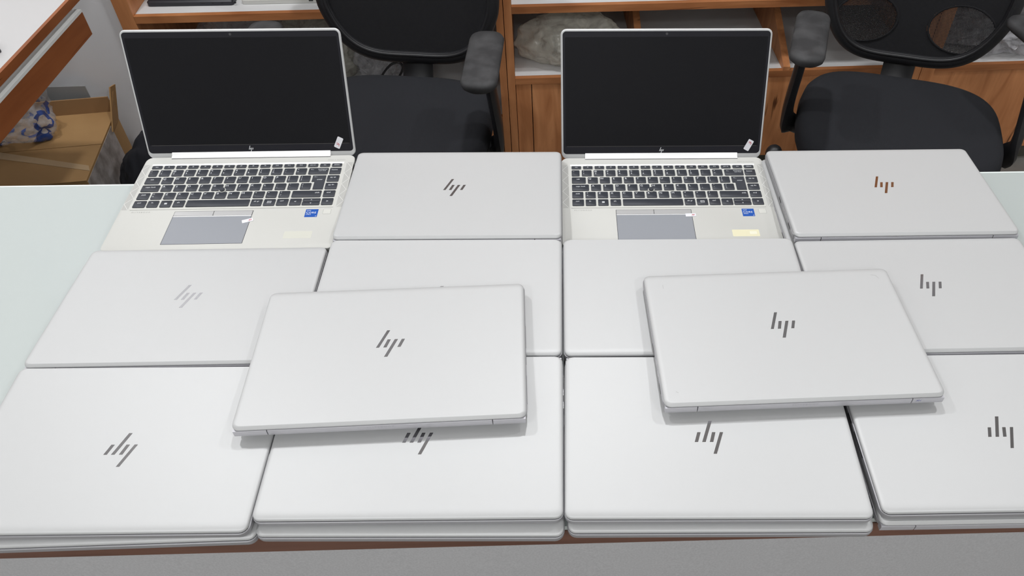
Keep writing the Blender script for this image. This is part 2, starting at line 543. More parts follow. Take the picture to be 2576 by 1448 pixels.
PI = math.pi
GU = 'closed laptops on top of the stacks'
GL = 'closed laptops underneath in the stacks'
U, V = 2*TILT, TILT
ST = -.0185
# ---- front row: front edge to the customer
closed_laptop(-.3217, -.2308, 0, .0048, U, 'closed silver laptop with upside-down logo, front left corner of the counter', GU)
closed_laptop(.0014, -.2172, 0, .0033, U, 'closed silver laptop in front row, its upside-down logo half covered by the laptop above', GU)
closed_laptop(.3257, -.2185, 0, -.005, U, 'closed silver laptop in front row with upside-down logo, third from the left', GU)
closed_laptop(.6545, -.2140, 0, .010, 0.0, 'closed silver laptop with upside-down logo at the front right corner, cut by the frame', GU)
closed_laptop(-.3207, -.2340, ST, .030, V, 'silver laptop peeking out beneath the front left laptop', GL)
closed_laptop(.0030, -.2270, ST, -.006, V, 'silver laptop peeking out beneath the second front laptop from the left', GL)
closed_laptop(.3287, -.2247, ST, -.003, V, 'silver laptop peeking out beneath the third front laptop from the left', GL)
closed_laptop(.6560, -.2165, ST, PI+.010, V, 'silver laptop with hinge side forward beneath the front right laptop', GL)
# ---- middle row: hinge to the customer
closed_laptop(-.3247, -.0123, 0, PI+.0185, U, 'closed silver laptop with black slanted logo beside the bare glass on the left, middle row', GU)
closed_laptop(0, 0, .0004, 0, -.004, 'closed silver laptop in middle row mostly hidden under the left laid-on laptop', GU)
closed_laptop(.3245, .0005, .0004, .006, -.004, 'closed silver laptop in middle row under the right laid-on laptop, no logo in view', GU)
closed_laptop(.6505, .0035, 0, PI+.018, U, 'silver laptop with colourful mirror logo at the right edge, middle row', GU)
closed_laptop(-.3235, -.0125, ST, PI+.016, V, 'silver laptop hidden below the middle row laptop next to bare glass', GL, logo=False, ports=False)
closed_laptop(.0005, .0010, ST, PI, V, 'silver laptop hidden below the second middle row laptop', GL, logo=False, ports=False)
closed_laptop(.3250, .0015, ST, PI+.004, V, 'silver laptop hidden below the third middle row laptop', GL, logo=False, ports=False)
closed_laptop(.6505, .0030, ST, PI+.016, V, 'silver laptop hidden below the fourth middle row laptop', GL, ports=False, logo=False)
# ---- back row
closed_laptop(-.0008, .2160, -.0005, PI+.0052, U, 'closed silver laptop between the two open laptops, back row', GU)
closed_laptop(.6490, .2200, 0, PI+.0155, U, 'closed silver laptop in the back row right of both open laptops', GU)
closed_laptop(-.0008, .2165, ST-.0005, PI+.004, V, 'silver laptop hidden below the closed laptop between the open ones', GL, logo=False, ports=False)
closed_laptop(.6440, .2205, ST, PI+.0155, V, 'silver laptop below the right back row laptop, its pale side showing by the open laptop', GL)
closed_laptop(-.3240, .2035, ST, .0215, V, 'silver laptop underneath the left open laptop', GL, logo=False, ports=False)
# ---- laid on top
closed_laptop(-.0436, -.1140, .0215, PI+.050, .018, 'closed silver laptop lying askew across the others, left of the two on top', 'laptops laid on top of the rest', lettered=True)
tr = closed_laptop(.4325, -.0865, .0215, PI+.042, .018, 'closed silver laptop lying askew across the others, right of the two on top', 'laptops laid on top of the rest', lettered=True)
ink = MB()
for k, (a, b) in enumerate((((0, 0), (1.2, 3.4)), ((1.2, 3.4), (2.2, .6)), ((.4, 1.8), (3.6, 2.2)), ((3.4, 4.2), (3.2, 0)), ((4.8, 3.0), (5.6, .4)), ((5.6, .4), (7.2, 3.2)))):
    p, q = Vector(a)*.0008, Vector(b)*.0008
    d = (q-p).normalized()*.00022; nn = Vector((-d.y, d.x))
    ink.add([(-.128-(c.x), ry+.00055, z_+.0045+c.y) for c in (p+nn, q+nn, q-nn, p-nn)], [(0, 1, 2, 3)])
ink.build('ink_mark', M_INK, tr)

# ---- small scuffs on the right laid-on laptop and the left one
def scuff(parent, pts):
    mb = MB()
    for (x0, y0), (x1, y1) in zip(pts, pts[1:]):
        p, q = Vector((x0, y0)), Vector((x1, y1)); d = (q-p).normalized()*.00025; nn = Vector((-d.y, d.x))
        mb.add([(c.x, c.y, TOP+.0001) for c in (p+nn, q+nn, q-nn, p-nn)], [(0, 1, 2, 3)])
    return mb.build('scuff', mat('scuff grey', (.42, .42, .42), .6), parent)
scuff(tr, [(-.136, -.092), (-.142, -.091), (-.145, -.085)])
scuff(tr, [(.138, -.086), (.138, -.079)])
scuff(tr, [(.146, .089), (.143, .0905)])

# ------------------------------------------------------------------ open laptops
KEYM = {}
def key_mesh(w, h):
    k = (round(w, 1), round(h, 1))
    if k not in KEYM:
        mb = MB()
        x, y = w/2000, h/2000
        mb.loops([rrect(-x, x, -y, y, 0, .0012, 2), rrect(-x, x, -y, y, .0010, .0012, 2), rrect(-x+.0005, x-.0005, -y+.0005, y-.0005, .0014, .0009, 2)])
        me = mb.mesh('key'); me.materials.append(M_KEY); set_smooth(me, 50)
        KEYM[k] = me
    return KEYM[k]

ROWY = [(82.0, 74.6), (71.0, 56.4), (52.9, 38.3), (34.9, 20.3), (16.9, 2.3), (-1.1, -15.7)]
def span(xs, row):
    xl, xr = [(200, 2095), (200, 2118), (203, 2138), (205, 2160), (205, 2185), (204, 2206)][row]
    return [-146 + (x-xl)/(xr-xl)*291.5 for x in xs]
def seq(n, x0, w, pitch): return [(x0 + i*pitch, x0 + i*pitch + w) for i in range(n)]
ROWS = [
    (seq(16, 200, 98, 119.5), ['esc', 'f1', 'f2', 'f3', 'f4', 'f5', 'f6', 'f7', 'f8', 'f9', 'f10', 'f11', 'f12', 'prt sc', 'ins', 'delete']),
    ([(200, 281)] + seq(12, 305, 102, 124.1) + [(1795, 1990), (2006, 2118)],
     ['~|`', '!|1', '@|2', '#|3', '$|4', '%|5', '^|6', '&|7', '*|8', '(|9', ')|0', '_|-', '+|=', '<-  backspace', 'home']),
    ([(203, 347)] + seq(12, 369, 104, 125.1) + [None, (2020, 2138)],
     ['tab', 'Q', 'W', 'E', 'R', 'T', 'Y', 'U', 'I', 'O', 'P', '{|[', '}|]', None, 'pg up']),
    ([(205, 381)] + seq(12, 403, 104, 126.4) + [None, (2041, 2160)],
     ['caps lock', 'A', 'S', 'D', 'F', 'G', 'H', 'J', 'K', 'L', ':|;', '"|\'', '||\\', None, 'pg dn']),
    ([(205, 321)] + seq(11, 343, 107, 127.8) + [(1752, 2045), (2067, 2185)],
     ['shift', '>|<', 'Z', 'X', 'C', 'V', 'B', 'N', 'M', '<|,', '>|.', '?|/', 'shift', 'end']),
    ([(204, 325), (343, 451), (473, 581), (602, 712), (733, 1362), (1380, 1490), (1508, 1622), (1638, 1753), (1769, 1885), (1897, 2075), (2091, 2206)],
     ['ctrl', 'fn', 'WIN', 'alt', '', 'alt gr', 'PRT', 'ctrl', '<', 'UD', '>']),
]

def open_laptop(matrix, tilt, label, residue_faint, label_rot, lab_x, lab_pts, LS):
    t = thing('laptop', label, 'laptop', matrix, 'open laptops in the back row')
    b = obj('base', ME_BASE_D, None, t)
    for me in ME_FEET: inst('rubber_foot', me, b)
    for me in ME_PORTS: inst('port', me, b)
    d = DECK
    # keyboard surround; the upper bevel's highlight is put into its white colour
    kp = slab(-.1480, .1475, -.0205, .0858, d-.0004, d+.00015, .002, .0001).build('keyboard_plate', M_PLATE, t)
    MB().prism_x(-.1478, .1473, [(.0834, d+.00016), (.0858, d+.00016), (.0858, d+.0009)]).build('upper_bevel', M_BRIGHT, kp)
    MB().prism_x(-.1478, .1473, [(-.0205, d+.00016), (-.0205, d+.0004), (-.0199, d+.00016)]).build('lower_bevel', M_LEGR, kp)
    kz = d + .0002
    def legend_for(k, txt, w, h):
        lb = MB(); z = .00146
        x0, y1 = -w/2000 + .0022, h/2000
        if txt == 'WIN':
            for sx in (0, 1):
                for sy in (0, 1):
                    lb.add([(-.0019+sx*.0020, -.0016+sy*.0017, z), (-.0001+sx*.0020, -.0016+sy*.0017, z), (-.0001+sx*.0020, -.0001+sy*.0017, z), (-.0019+sx*.0020, -.0001+sy*.0017, z)], [(0, 1, 2, 3)])
        elif txt == 'PRT':
            for a in ((-.0030, .0030, .0018, .0023), (-.0030, .0030, -.0023, -.0018), (-.0030, -.0025, -.0018, .0018), (.0025, .0030, -.0018, .0018), (-.0014, -.0006, -.0010, .0012), (.0006, .0014, -.0010, .0012)):
                lb.add([(a[0], a[2], z), (a[1], a[2], z), (a[1], a[3], z), (a[0], a[3], z)], [(0, 1, 2, 3)])
        elif txt == 'UP':
            put_text(lb, '^', .0055, 0, -.0012, z)
        elif txt == 'DOWN':
            put_text(lb, '^', .0055, 0, -.0012, z); lb.v = [(x, -y, zz) for x, y, zz in lb.v]
        elif '|' in txt and len(txt) == 3 or txt == '||\\':
            put_text(lb, txt[0], .0046, x0+.0008, y1-.0036, z); put_text(lb, txt[2], .0046, x0+.0008, y1-.0092, z)
        elif len(txt) == 1 and txt.isalpha():
            put_text(lb, txt, .0056, x0+.0010, y1-.0042, z)
        elif h < 9:
            put_text(lb, txt, .0034, 0, 0, z)
        elif len(txt) == 1:
            put_text(lb, txt, .0060, 0, 0, z)
        elif txt in ('shift',) and w > 30:
            put_text(lb, txt, .0040, w/2000-.0060, .002, z)
        elif txt.startswith('<-'):
            put_text(lb, '<--', .0040, x0+.003, .0030, z); put_text(lb, 'backspace', .0034, w/2000-.0085, .0036, z); put_text(lb, 'num lock', .0030, w/2000-.0085, .0002, z)
        else:
            put_text(lb, txt, .0040, 0 if len(txt) > 4 else -.001, .0022, z)
        if lb.v:
            lb.build('legend', M_LEG, k)
    for ri, (xs, labs) in enumerate(ROWS):
        yt, yb = ROWY[ri]
        for xx, lab in zip(xs, labs):
            if xx is None: continue
            a, c = span(xx, ri)
            w, h = c-a, yt-yb
            if lab == 'UD':
                for nm, y0, y1 in (('UP', (yt+yb)/2+.3, yt), ('DOWN', yb, (yt+yb)/2-.3)):
                    k = inst('key', key_mesh(w, y1-y0), t); k.location = ((a+c)/2000, (y0+y1)/2000, kz)
                    legend_for(k, nm, w, y1-y0)
                continue
            k = inst('key', key_mesh(w, h), t); k.location = ((a+c)/2000, (yt+yb)/2000, kz)
            if lab: legend_for(k, lab, w, h)
    # tall angled enter key
    ea, eb = span((1871, 2003), 2); ec = span((1921, 2030), 3)
    px = [(ea/1000, .0529), (eb/1000, .0529), (eb/1000, .0203), (ec[0]/1000, .0203), (ec[0]/1000, .0385), (ea/1000, .0385)]
    cx_, cy_ = sum(p[0] for p in px)/6, sum(p[1] for p in px)/6
    ins = [(p[0] + (.0005 if p[0] < cx_ - .002 else (-.0005 if p[0] > cx_ + .002 else .0003)), p[1] + (-.0005 if p[1] > .045 else .0005)) for p in px]
    ek = MB().loops([[(x, y, 0) for x, y in px], [(x, y, .001) for x, y in px], [(x, y, .0014) for x, y in ins]]).build('key', M_KEY, t)
    ek.location = (0, 0, kz)
    lb = MB(); put_text(lb, '<--', .0040, ea/1000+.005, .0488, .00146); put_text(lb, 'enter', .0040, (ea+eb)/2000+.002, .0425, .00146); lb.build('legend', M_LEG, ek)
    # pointing stick
    mb = MB(); cyl(mb, (-.0238, .0205), .0052, kz+.0002, kz+.0016, 20); ps = mb.build('stick_ring', M_PLATE, t, 40)
    mb = MB(); cyl(mb, (-.0238, .0205), .0036, kz+.0016, kz+.0036, 20, .0040); cyl(mb, (-.0238, .0205), .0040, kz+.0036, kz+.0044, 20, .0032); mb.build('pointing_stick', M_KEY, t, 40)
    # touchpad and buttons in a dark groove
    slab(-.0810, .0330, -.0950, -.0248, d-.0004, d+.00008, .0008, .00005).build('touchpad_groove', M_GAP, t)
    slab(-.0804, .0324, -.0944, -.0370, d-.0003, d+.00018, .0006, .00008).build('touchpad', M_PAD, t)
    slab(-.0804, .0324, -.0369, -.0352, d-.0003, d+.0003, .0003, .0001).build('touchpad_lip', M_BRIGHT, t)
    for x0, x1 in ((-.0804, -.0240), (-.0234, .0324)):
        slab(x0, x1, -.0346, -.0256, d-.0003, d+.0006, .0008, .0003).build('touchpad_button', M_BTN, t)
    # speaker grilles with a zigzag of lines
    for sx in (-1, 1):
        gx0, gx1 = sorted((sx*.1512, sx*.1606))
        gr = slab(gx0, gx1, -.0198, .0858, d-.0003, d+.00012, .0003, .00005).build('speaker_grille', M_GRILLE, t)
        zz = MB(); n = 8
        pts = [((gx0 if (i + (sx > 0)) % 2 else gx1), .0858 - i*.1056/n) for i in range(n+1)]
        for (xa, ya), (xb, yb2) in zip(pts, pts[1:]):
            p, q = Vector((xa, ya)), Vector((xb, yb2)); dd = (q-p).normalized()*.00028; nn = Vector((-dd.y, dd.x))
            zz.add([(v.x, v.y, d+.00016) for v in (p+nn, q+nn, q-nn, p-nn)], [(0, 1, 2, 3)])
        zz.build('zigzag_line', M_GLINE, gr)
    # printed words
    mb = MB(); put_text(mb, 'ELITEBOOK', .0036, -.1300, -.0255, d+.00006, 1.55); mb.build('lettering', M_LEGR, t)
    mb = MB(); put_text(mb, 'BANG & OLUFSEN', .0026, .1345, .0923, d+.00006, 1.3); mb.build('lettering', M_LEGR, t)
    # chip sticker
    st = slab(.1092, .1275, -.0416, -.0244, d-.0002, d+.00012, .0006, .00004).build('chip_sticker', M_BLUE, t)
    mb = MB(); put_text(mb, 'intel', .0034, .1108, -.0272, d+.00018, 1, 'LEFT'); put_text(mb, 'CORE', .0052, .1104, -.0322, d+.00018, 1.12, 'LEFT')
    put_text(mb, 'vPRO', .0030, .1106, -.0359, d+.00018, 1.1, 'LEFT'); put_text(mb, 'i5', .0028, .1256, -.0395, d+.00018); mb.build('lettering', M_WHITE, st)
    fp = slab(.1345, .1461, -.0352, -.0244, d-.0002, d+.00010, .0012, .00005).build('fingerprint_groove', M_LEGR, t)
    slab(.1348, .1458, -.0349, -.0247, d-.0001, d+.00016, .0010, .00005).build('fingerprint_reader', M_PAD if False else M_PLATE, t)
    rs = slab(.0875, .1272, -.0862, -.0715, d-.0002, d+.00006, .0012, .00002).build('adhesive_residue', M_RESID2 if residue_faint else M_RESID, t)
    slab(.1130, .1235, -.0815, -.0752, d-.0002, d+.00009, .0008, .00002).build('residue_patch', M_RESIDL if not residue_faint else M_RESID2, rs)
    # paper tag stuck over the touchpad corner
    a = R(label_rot); c_, s_ = math.cos(a), math.sin(a)
    lp = [(lab_pts[0] + (x*c_-y*s_), lab_pts[1] + (x*s_+y*c_)) for x, y in ((-.0078, -.0034), (.0078, -.0034), (.0078, .0034), (-.0078, .0034))]
    pl = MB().loops([[(x, y, d+.0002) for x, y in lp], [(x, y, d+.0007) for x, y in lp]]).build('paper_tag', M_STICK, t)
    rm = MB()
    for p0, p1 in (((.0015, -.0015), (.0030, .0018)), ((.0030, -.0018), (.0040, .0016)), ((.0022, .0004), (.0058, .0000)), ((.0046, -.0016), (.0058, .0018))):
        p, q = Vector(p0), Vector(p1); dd = (q-p).normalized()*.0003; nn = Vector((-dd.y, dd.x))
        rm.add([(lab_pts[0] + v.x*c_-v.y*s_, lab_pts[1] + v.x*s_+v.y*c_, d+.00075) for v in (p+nn, q+nn, q-nn, p-nn)], [(0, 1, 2, 3)])
    rm.build('red_writing', M_RED, pl)
    # hinge cover in front of the screen
    MB().prism_x(-.1235, .1228, [(.1010, d-.001), (.1010, d+.0010), (.1014, d+.0015), (.1056, d+.0026), (.1080, d+.0056), (.1110, d+.0056), (.1110, d-.001)]).build('hinge_cover', M_BRIGHT, t)
    MB().box(-.1238, .1231, .1001, .1011, d-.0005, d+.00012).build('hinge_gap', M_GAP, t)
    # the raised lid: own axes x, s (up the panel), n (towards the viewer)
    sd = Vector((0, math.sin(tilt), math.cos(tilt))); nv = Vector((0, -math.cos(tilt), math.sin(tilt)))
    m = Matrix((( 1, 0, 0, 0), (0, sd.y, nv.y, .1072), (0, sd.z, nv.z, d-.0008), (0, 0, 0, 1)))
    lid = MB()
    pr = [(.0014, .0014, .0008, .0000, .0080), (.0003, .0003, .0, .0008, .0088), (.0002, .0002, .0, -.0030+.0052, .009)]
    lp_ = []
    # front face at n=0, shell behind
    for il, it, nn_, r in ((.0016, .0016, .0000, .0075), (.0004, .0004, -.0010, .0085), (.0, .0, -.0020, .009), (.0012, .0014, -.0040, .0085), (.0034, .0042, -.0049, .0075), (.0085, .010, -.0055, .006)):
        pts = rrect(-LW/2+il, LW/2-il, -.002 + (0 if nn_ > -.004 else .002), LS-it, nn_, r, 5)
        lp_.append(pts)
    lo = lid.loops(lp_).build('lid', M_LID, t, 35, m)
    slab(-LW/2+.0030, LW/2-.0030, .0056, LS-.0034, -.0010, .00015, .0055, .0001, 5).build('bezel', M_BEZEL, lo)
    slab(-.1552, .1552, .0185, LS-.0115, -.0010, .00024, .0004, .00003).build('screen', M_SCREEN, lo)
    MB().box(-.1530, .1530, .0176, .0181, -.0005, .00026).build('screen_seam', M_SLINE, lo)
    mb = MB(); n = 16
    mb.loops([[(.0020*math.cos(2*PI*i/n), LS-.0072+.0020*math.sin(2*PI*i/n), z) for i in range(n)] for z in (.0001, .00028)])
    mb.build('webcam', mat('webcam glass', (.05, .05, .055), .2), lo)
    for q in LOGO:
        pts = [(x*.00022 - .0003, .0112 + (y-8.8)*.00022) for x, y in q]
        MB().loops([[(x, y, .0001) for x, y in pts], [(x, y, .0003) for x, y in pts]]).build('logo_bar', M_LEG, lo)
    a = R(-27); c_, s_ = math.cos(a), math.sin(a)
    def rot(x, y): return (lab_x + x*c_ - y*s_, .0188 + x*s_ + y*c_)
    ol = [rot(p[0], p[1]) for p in rrect(-.0046, .0046, -.0090, .0090, 0, .0012, 3)]
    sk = MB().loops([[(x, y, .0002) for x, y in ol], [(x, y, .0006) for x, y in ol]]).build('paper_tag', M_STICK, lo)
    rm = MB()
    off = .004 if not residue_faint else -.003
    for p0, p1 in (((-.0030, .001+off), (-.001, .0022+off)), ((-.0016, -.0012+off), (.0004, .002+off)), ((.0004, .0022+off), (.0022, -.0008+off)), ((-.002, -.0002+off), (.0028, .0006+off)), ((.001, -.0016+off), (.003, -.002+off))):
        p, q = Vector(p0), Vector(p1); dd = (q-p).normalized()*.0003; nn = Vector((-dd.y, dd.x))
        rm.add([(*rot(v.x, v.y), .00066) for v in (p+nn, q+nn, q-nn, p-nn)], [(0, 1, 2, 3)])
    rm.build('red_writing', M_RED, lo)
    return t

# deck version of the base mesh: silver deck colour
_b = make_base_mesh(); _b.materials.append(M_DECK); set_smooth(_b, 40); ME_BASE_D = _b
def root_m(x, y, zb, theta, tilt):
    return Matrix.Translation((x, y, ZL + zb)) @ Matrix.Rotation(theta, 4, 'Z') @ Matrix.Rotation(tilt, 4, 'X')
open_laptop(root_m(-.3240, .2035, ST, .0215, U), R(22.3), 'open silver laptop with dark screen, left of the two, beside the bare glass', True, 20, .1372, (.0295, -.0475), .189)
open_laptop(root_m(.3228, .2262, -.037, .0073, V), R(22.0), 'open silver laptop with dark screen on the right, yellow adhesive mark on its palm rest', False, 2, .1405, (.0308, -.0384), .197)

# ================================================================== cabinets
ZSH = ZL - .282                           # upper shelf
ZLO = ZL - .503                           # lower shelf
DEP = .44
HT = 2.10
def cabinet(label, u0, u1, lp, rp, dividers, seams, low=ZLO):
    t = thing('shelf_cabinet', label, 'cabinet', CABM, 'shelving units along the back wall')
    MB().box(u0, u0+lp, 0, DEP, 0, HT).build('side_panel', M_WOODV, t)
    MB().box(u1-rp, u1, 0, DEP, 0, HT).build('side_panel', M_WOODV, t)
    a, b = u0+lp+.0005, u1-rp-.0005
    MB().box(a, b, DEP-.012, DEP, .07, HT).build('back_panel', M_LAMW, t)
    for zt_ in (low, ZSH, ZSH+.42, ZSH+.84, HT-.001):
        s = MB().box(a, b, .0165, DEP-.0125, zt_-.018, zt_).build('shelf', M_LAMW, t)
        MB().box(a, b, 0, .016, zt_-.020, zt_).build('shelf_edge', M_WOODH, s)
    for u in dividers:
        mb = MB()
        mb.loops([[(uu, v, z) for v, z in ((.001, ZLO+.0005), (DEP-.013, ZLO+.0005), (DEP-.013, ZSH-.0205), (.17+.235, ZSH-.0205), (.001, ZLO+.012))] for uu in (u-.0105, u+.0105)])
        mb.build('divider', M_WOODV, t)
    xs = [a] + list(seams) + [b]
    for p, q in zip(xs, xs[1:]):
        MB().box(p+.0012, q-.0012, .004, .022, .062, low-.0205).build('front_board', M_WOODV, t)
    MB().box(a, b, .03, .045, 0, .060).build('plinth', M_PLINTH, t)
    return t
cabinet('brown wooden shelving unit behind the left open laptop and left chair', -1.049, -.0065, .041, .021, (), (-.52,), ZLO-.13)
cabinet('brown wooden shelving unit behind the right open laptop', -.0045, 1.2635, .022, .021, (.398, .840), (.066, .62))
cabinet('brown wooden shelving unit at the right behind the mesh chair', 1.2655, 2.5, .042, .03, (), (1.9,))

# ================================================================== white side desk on the left
dk = thing('side_desk', 'white topped side desk with brown wooden edge and drawer front, far left', 'desk', MT(0, 0, 0))
dz = ZL - .037
MB().box(-1.715, -.896, -.30, 1.07, dz-.017, dz).build('desk_top', M_LAMD, dk)
MB().box(-.8958, -.888, -.30, 1.07, dz-.0175, dz+.0004).build('edge_trim', M_DESKW, dk)
MB().box(-1.40, -.906, -.25, 1.05, dz-.024, dz-.0172).build('recess_strip', mat('recess grey', (.30, .30, .31), .7), dk)  # grey strip set back in the recess under the desk top
MB().box(-1.40, -.9005, -.25, .935, dz-.085, dz-.0245).build('tray', M_LAMW, dk)
tf = MB().box(-.9, -.886, -.25, .942, dz-.088, dz-.037).build('tray_front', M_DESKW, dk)
MB().box(-.9, -.886, -.25, .942, dz-.0368, dz-.031).build('tray_edge', mat('tray edge white', (.74, .76, .75), .4), tf)
for y in (-.28, -.02):
    MB().box(-1.70, -.93, y, y+.02, 0, dz-.0885).build('side_panel', M_LAMW, dk)
MB().box(-1.70, -1.41, 0, 1.06, dz-.08, dz-.0178).build('wall_rail', M_LAMW, dk)

def small_laptop(name, label, matrix, m, group, lid_ang=100, w=.31, d=.215, cat='laptop'):
    t = thing(name, label, cat, matrix, group)
    b = slab(-w/2, w/2, -d/2, d/2, .001, .015, .008, .004, 4).build('base', m, t, 40)
    slab(-w/2+.02, w/2-.02, -.02, d/2-.025, .0145, .0156, .002, .0003).build('keyboard', M_KEY, t)
    for k, x in enumerate((.03, .06, .085, .12)):
        MB().box(x, x+(.006 if k else .012), -d/2-.0002, -d/2+.003, .006, .0095).build('port', M_PORT, b)
    a = R(lid_ang - 90)
    m4 = Matrix(((1, 0, 0, 0), (0, math.sin(a), -math.cos(a), d/2-.004), (0, math.cos(a), math.sin(a), .016), (0, 0, 0, 1)))
    l = slab(-w/2, w/2, 0, d-.01, -.006, 0, .008, .001, 4).build('lid', m, t, 40, m4)
    slab(-w/2+.006, w/2-.006, .008, d-.016, -.003, .0004, .004, .0002).build('screen', M_SCREEN, l)
    for x in (-1, 1):
        MB().box(x*.12-.01, x*.12+.01, -.005, .005, 0, .0014).build('rubber_foot', M_RUBBER, b)
    return t
def shelf_m(x, y, rz): return MT(x, y, ZSH, rz)
small_laptop('laptop', 'black open laptop on the upper shelf at the far left', shelf_m(-.875, 1.513, CA-.02), M_DARKL, 'laptops on the upper shelf', w=.235)
small_laptop('laptop', 'silver open laptop on the upper shelf left of the black chair back', shelf_m(-.582, 1.530, CA-.01), M_DECK, 'laptops on the upper shelf', w=.31)
small_laptop('laptop', 'grey-blue open laptop at the top edge on the middle shelf', shelf_m(.215, 1.560, CA), M_TEAL, 'laptops on the upper shelf', w=.23)
# dark laptop whose corner shows on the side desk
m_ = MT(-1.085, .680, dz, R(-28))
dl = thing('laptop', 'black closed laptop whose corner shows on the white side desk, left frame edge', 'laptop', m_)
slab(-.135, .135, -.095, .095, .001, .011, .008, .003, 4).build('base', M_DARKL, dl, 40)
slab(-.135, .135, -.095, .095, .0115, .018, .008, .003, 4).build('lid', M_DARKL, dl, 40)
for x in (-1, 1):
    MB().box(x*.10-.02, x*.10+.02, -.005, .005, 0, .0014).build('rubber_foot', M_RUBBER, dl)

# ================================================================== chairs
def superell(hx, hy, z, e, n=64, oy=0, zf=None):
    out = []
    for i in range(n):
        a = 2*PI*i/n
        c, s = math.cos(a), math.sin(a)
        x = hx*math.copysign(abs(c)**(2/e), c); y = hy*math.copysign(abs(s)**(2/e), s)
        out.append((x, y+oy, z + (zf(x, y) if zf else 0)))
    return out

def office_chair(label, x, y, yaw, net, arm_turn=(0, 0), lever=True, arm_y=(-.072, -.072)):
    t = thing('office_chair', label, 'chair', MT(x, y, 0, yaw), 'black office chairs behind the counter')
    # ---- seat
    def droop(px, py):
        f = max(0, (-py - .10)/.14); s = (px/.25)**2
        return -.034*f*f + .016*s*(1 if abs(px) < .24 else .8) * max(0, 1 - f) - .006
    sl = []
    for sc, z in ((.80, .425), (.93, .432), (.985, .450), (1.0, .470), (.985, .490), (.95, .503), (.88, .511), (.76, .515), (.55, .515), (.30, .514), (.10, .514)):
        sl.append(superell(.250*sc, .240*sc, z, 2.9, 72, 0, droop if z > .44 else None))
    MB().loops(sl).build('seat', M_FABRIC, t, 60)
    # seat shell
    MB().loops([superell(.20, .19, .405, 2.9, 48), superell(.225, .215, .424, 2.9, 48)]).build('seat_shell', M_BPLAST, t, 40)
    # ---- back
    HW, Z0, Z1 = .235, .512, 1.06
    def back_y(px, pz): return .283 + .16*(pz - .5) - .55*px*px + (.03 if pz < .56 else 0)*0
    def outline(s, n=160):
        out = []
        for i in range(n):
            a = 2*PI*i/n
            c, q = math.cos(a), math.sin(a)
            e = 3.4
            px = HW*s*math.copysign(abs(c)**(2/e), c); hz = (Z1-Z0)/2
            pz = (Z0+Z1)/2 + hz*s*math.copysign(abs(q)**(2/e), q)
            px *= 1 - .10*max(0, (.66-pz)/.15) * (abs(px)/HW)
            out.append(Vector((px, back_y(px, pz), pz)))
        return out
    tube(outline(.965), .017, .013, 10, True, lambda p: Vector((0, -1, 0))).build('back_frame', M_BPLAST, t, 60)
    tube([p + Vector((0, -.010, 0)) for p in outline(.93)], .006, .006, 8, True, lambda p: Vector((0, -1, 0))).build('back_piping', M_BPLAST, t, 60)
    ell = [(-.122, .617, .082, .060), (.122, .617, .082, .060)] if net else []
    K = 72 if net else 20
    n = 200 if net else 80
    rings = [outline(.94*k/K, n) for k in range(1, K+1)]
    vs = [p for r_ in rings for p in r_]; fs = []
    def hole(c): return any(((c.x-ex)/ea)**2 + ((c.z-ez)/eb)**2 < 1 for ex, ez, ea, eb in ell)
    for k in range(K-1):
        for i in range(n):
            j = (i+1) % n
            f = (k*n+i, k*n+j, (k+1)*n+j, (k+1)*n+i)
            if not ell or not hole((vs[f[0]] + vs[f[2]])/2): fs.append(f)
    fs.append(tuple(range(n)))
    mb = MB().add(vs, fs); fb = mb.build('back_fabric', M_MESHB, t, 60)
    for ex, ez, ea, eb in ell:
        pth = [Vector((ex+ea*math.cos(2*PI*i/48), 0, ez+eb*math.sin(2*PI*i/48))) for i in range(48)]
        for p in pth: p.y = back_y(p.x, p.z) - .002
        tube(pth, .0028, .001, 6, True, lambda p: Vector((0, -1, 0))).build('net_seam', M_MESHB, t, 60)
        nb = MB(); wd, pit = .00078, .0030
        for dx, dz in ((1, .35), (-.35, 1)):
            ln = math.hypot(dx, dz); ux, uz = dx/ln, dz/ln; nx, nz = -uz, ux
            k = -int(.09/pit)
            while k*pit < .09:
                run = []
                for q in range(-22, 23):
                    px, pz = ex + nx*k*pit + ux*q*.004, ez + nz*k*pit + uz*q*.004
                    if ((px-ex)/ea)**2 + ((pz-ez)/eb)**2 < 1: run.append((px, pz))
                for (xa, za), (xb, zb_) in zip(run, run[1:]):
                    nb.add([(xa+nx*wd, back_y(xa, za), za+nz*wd), (xb+nx*wd, back_y(xb, zb_), zb_+nz*wd), (xb-nx*wd, back_y(xb, zb_)+.0006, zb_-nz*wd), (xa-nx*wd, back_y(xa, za)+.0006, za-nz*wd)], [(0, 1, 2, 3)])
                k += 1
        o = nb.build('net_panel', M_NET, t); o['kind'] = 'stuff'
    # ---- spine that carries the back
    sp = spline([(0, .06, .41), (0, .19, .405), (0, .272, .44), (0, .318, .55), (0, .345, .70)], 6)
    tube(sp, .042, .012, 8, False, lambda p: Vector((0, -1, .3)).normalized()).build('back_spine', M_BPLAST, t, 60)
    # ---- arms
    for k, s in enumerate((-1, 1)):
        am = MT(s*.262, arm_y[k], .722, R(arm_turn[k]))
        pl = [rrect(-.030, .030, -.112, .112, -.016, .026, 6), rrect(-.038, .038, -.120, .120, -.008, .030, 6), rrect(-.040, .040, -.122, .122, .002, .031, 6),
              rrect(-.036, .036, -.118, .118, .009, .028, 6), rrect(-.024, .024, -.104, .104, .012, .018, 6)]
        MB().loops(pl).build('arm_pad', M_PADR, t, 60, am)
        pth = spline([(s*.266, arm_y[k]+.012, .708), (s*.270, arm_y[k]*.6, .62), (s*.274, -.018, .50), (s*.262, .0, .445), (s*.21, .008, .425), (s*.12, .01, .418)], 6)
        tube(pth, .030, .013, 10, False, lambda p, s=s: Vector((s*.8, 0, .6)).normalized()).build('arm_post', M_BPLAST, t, 60)
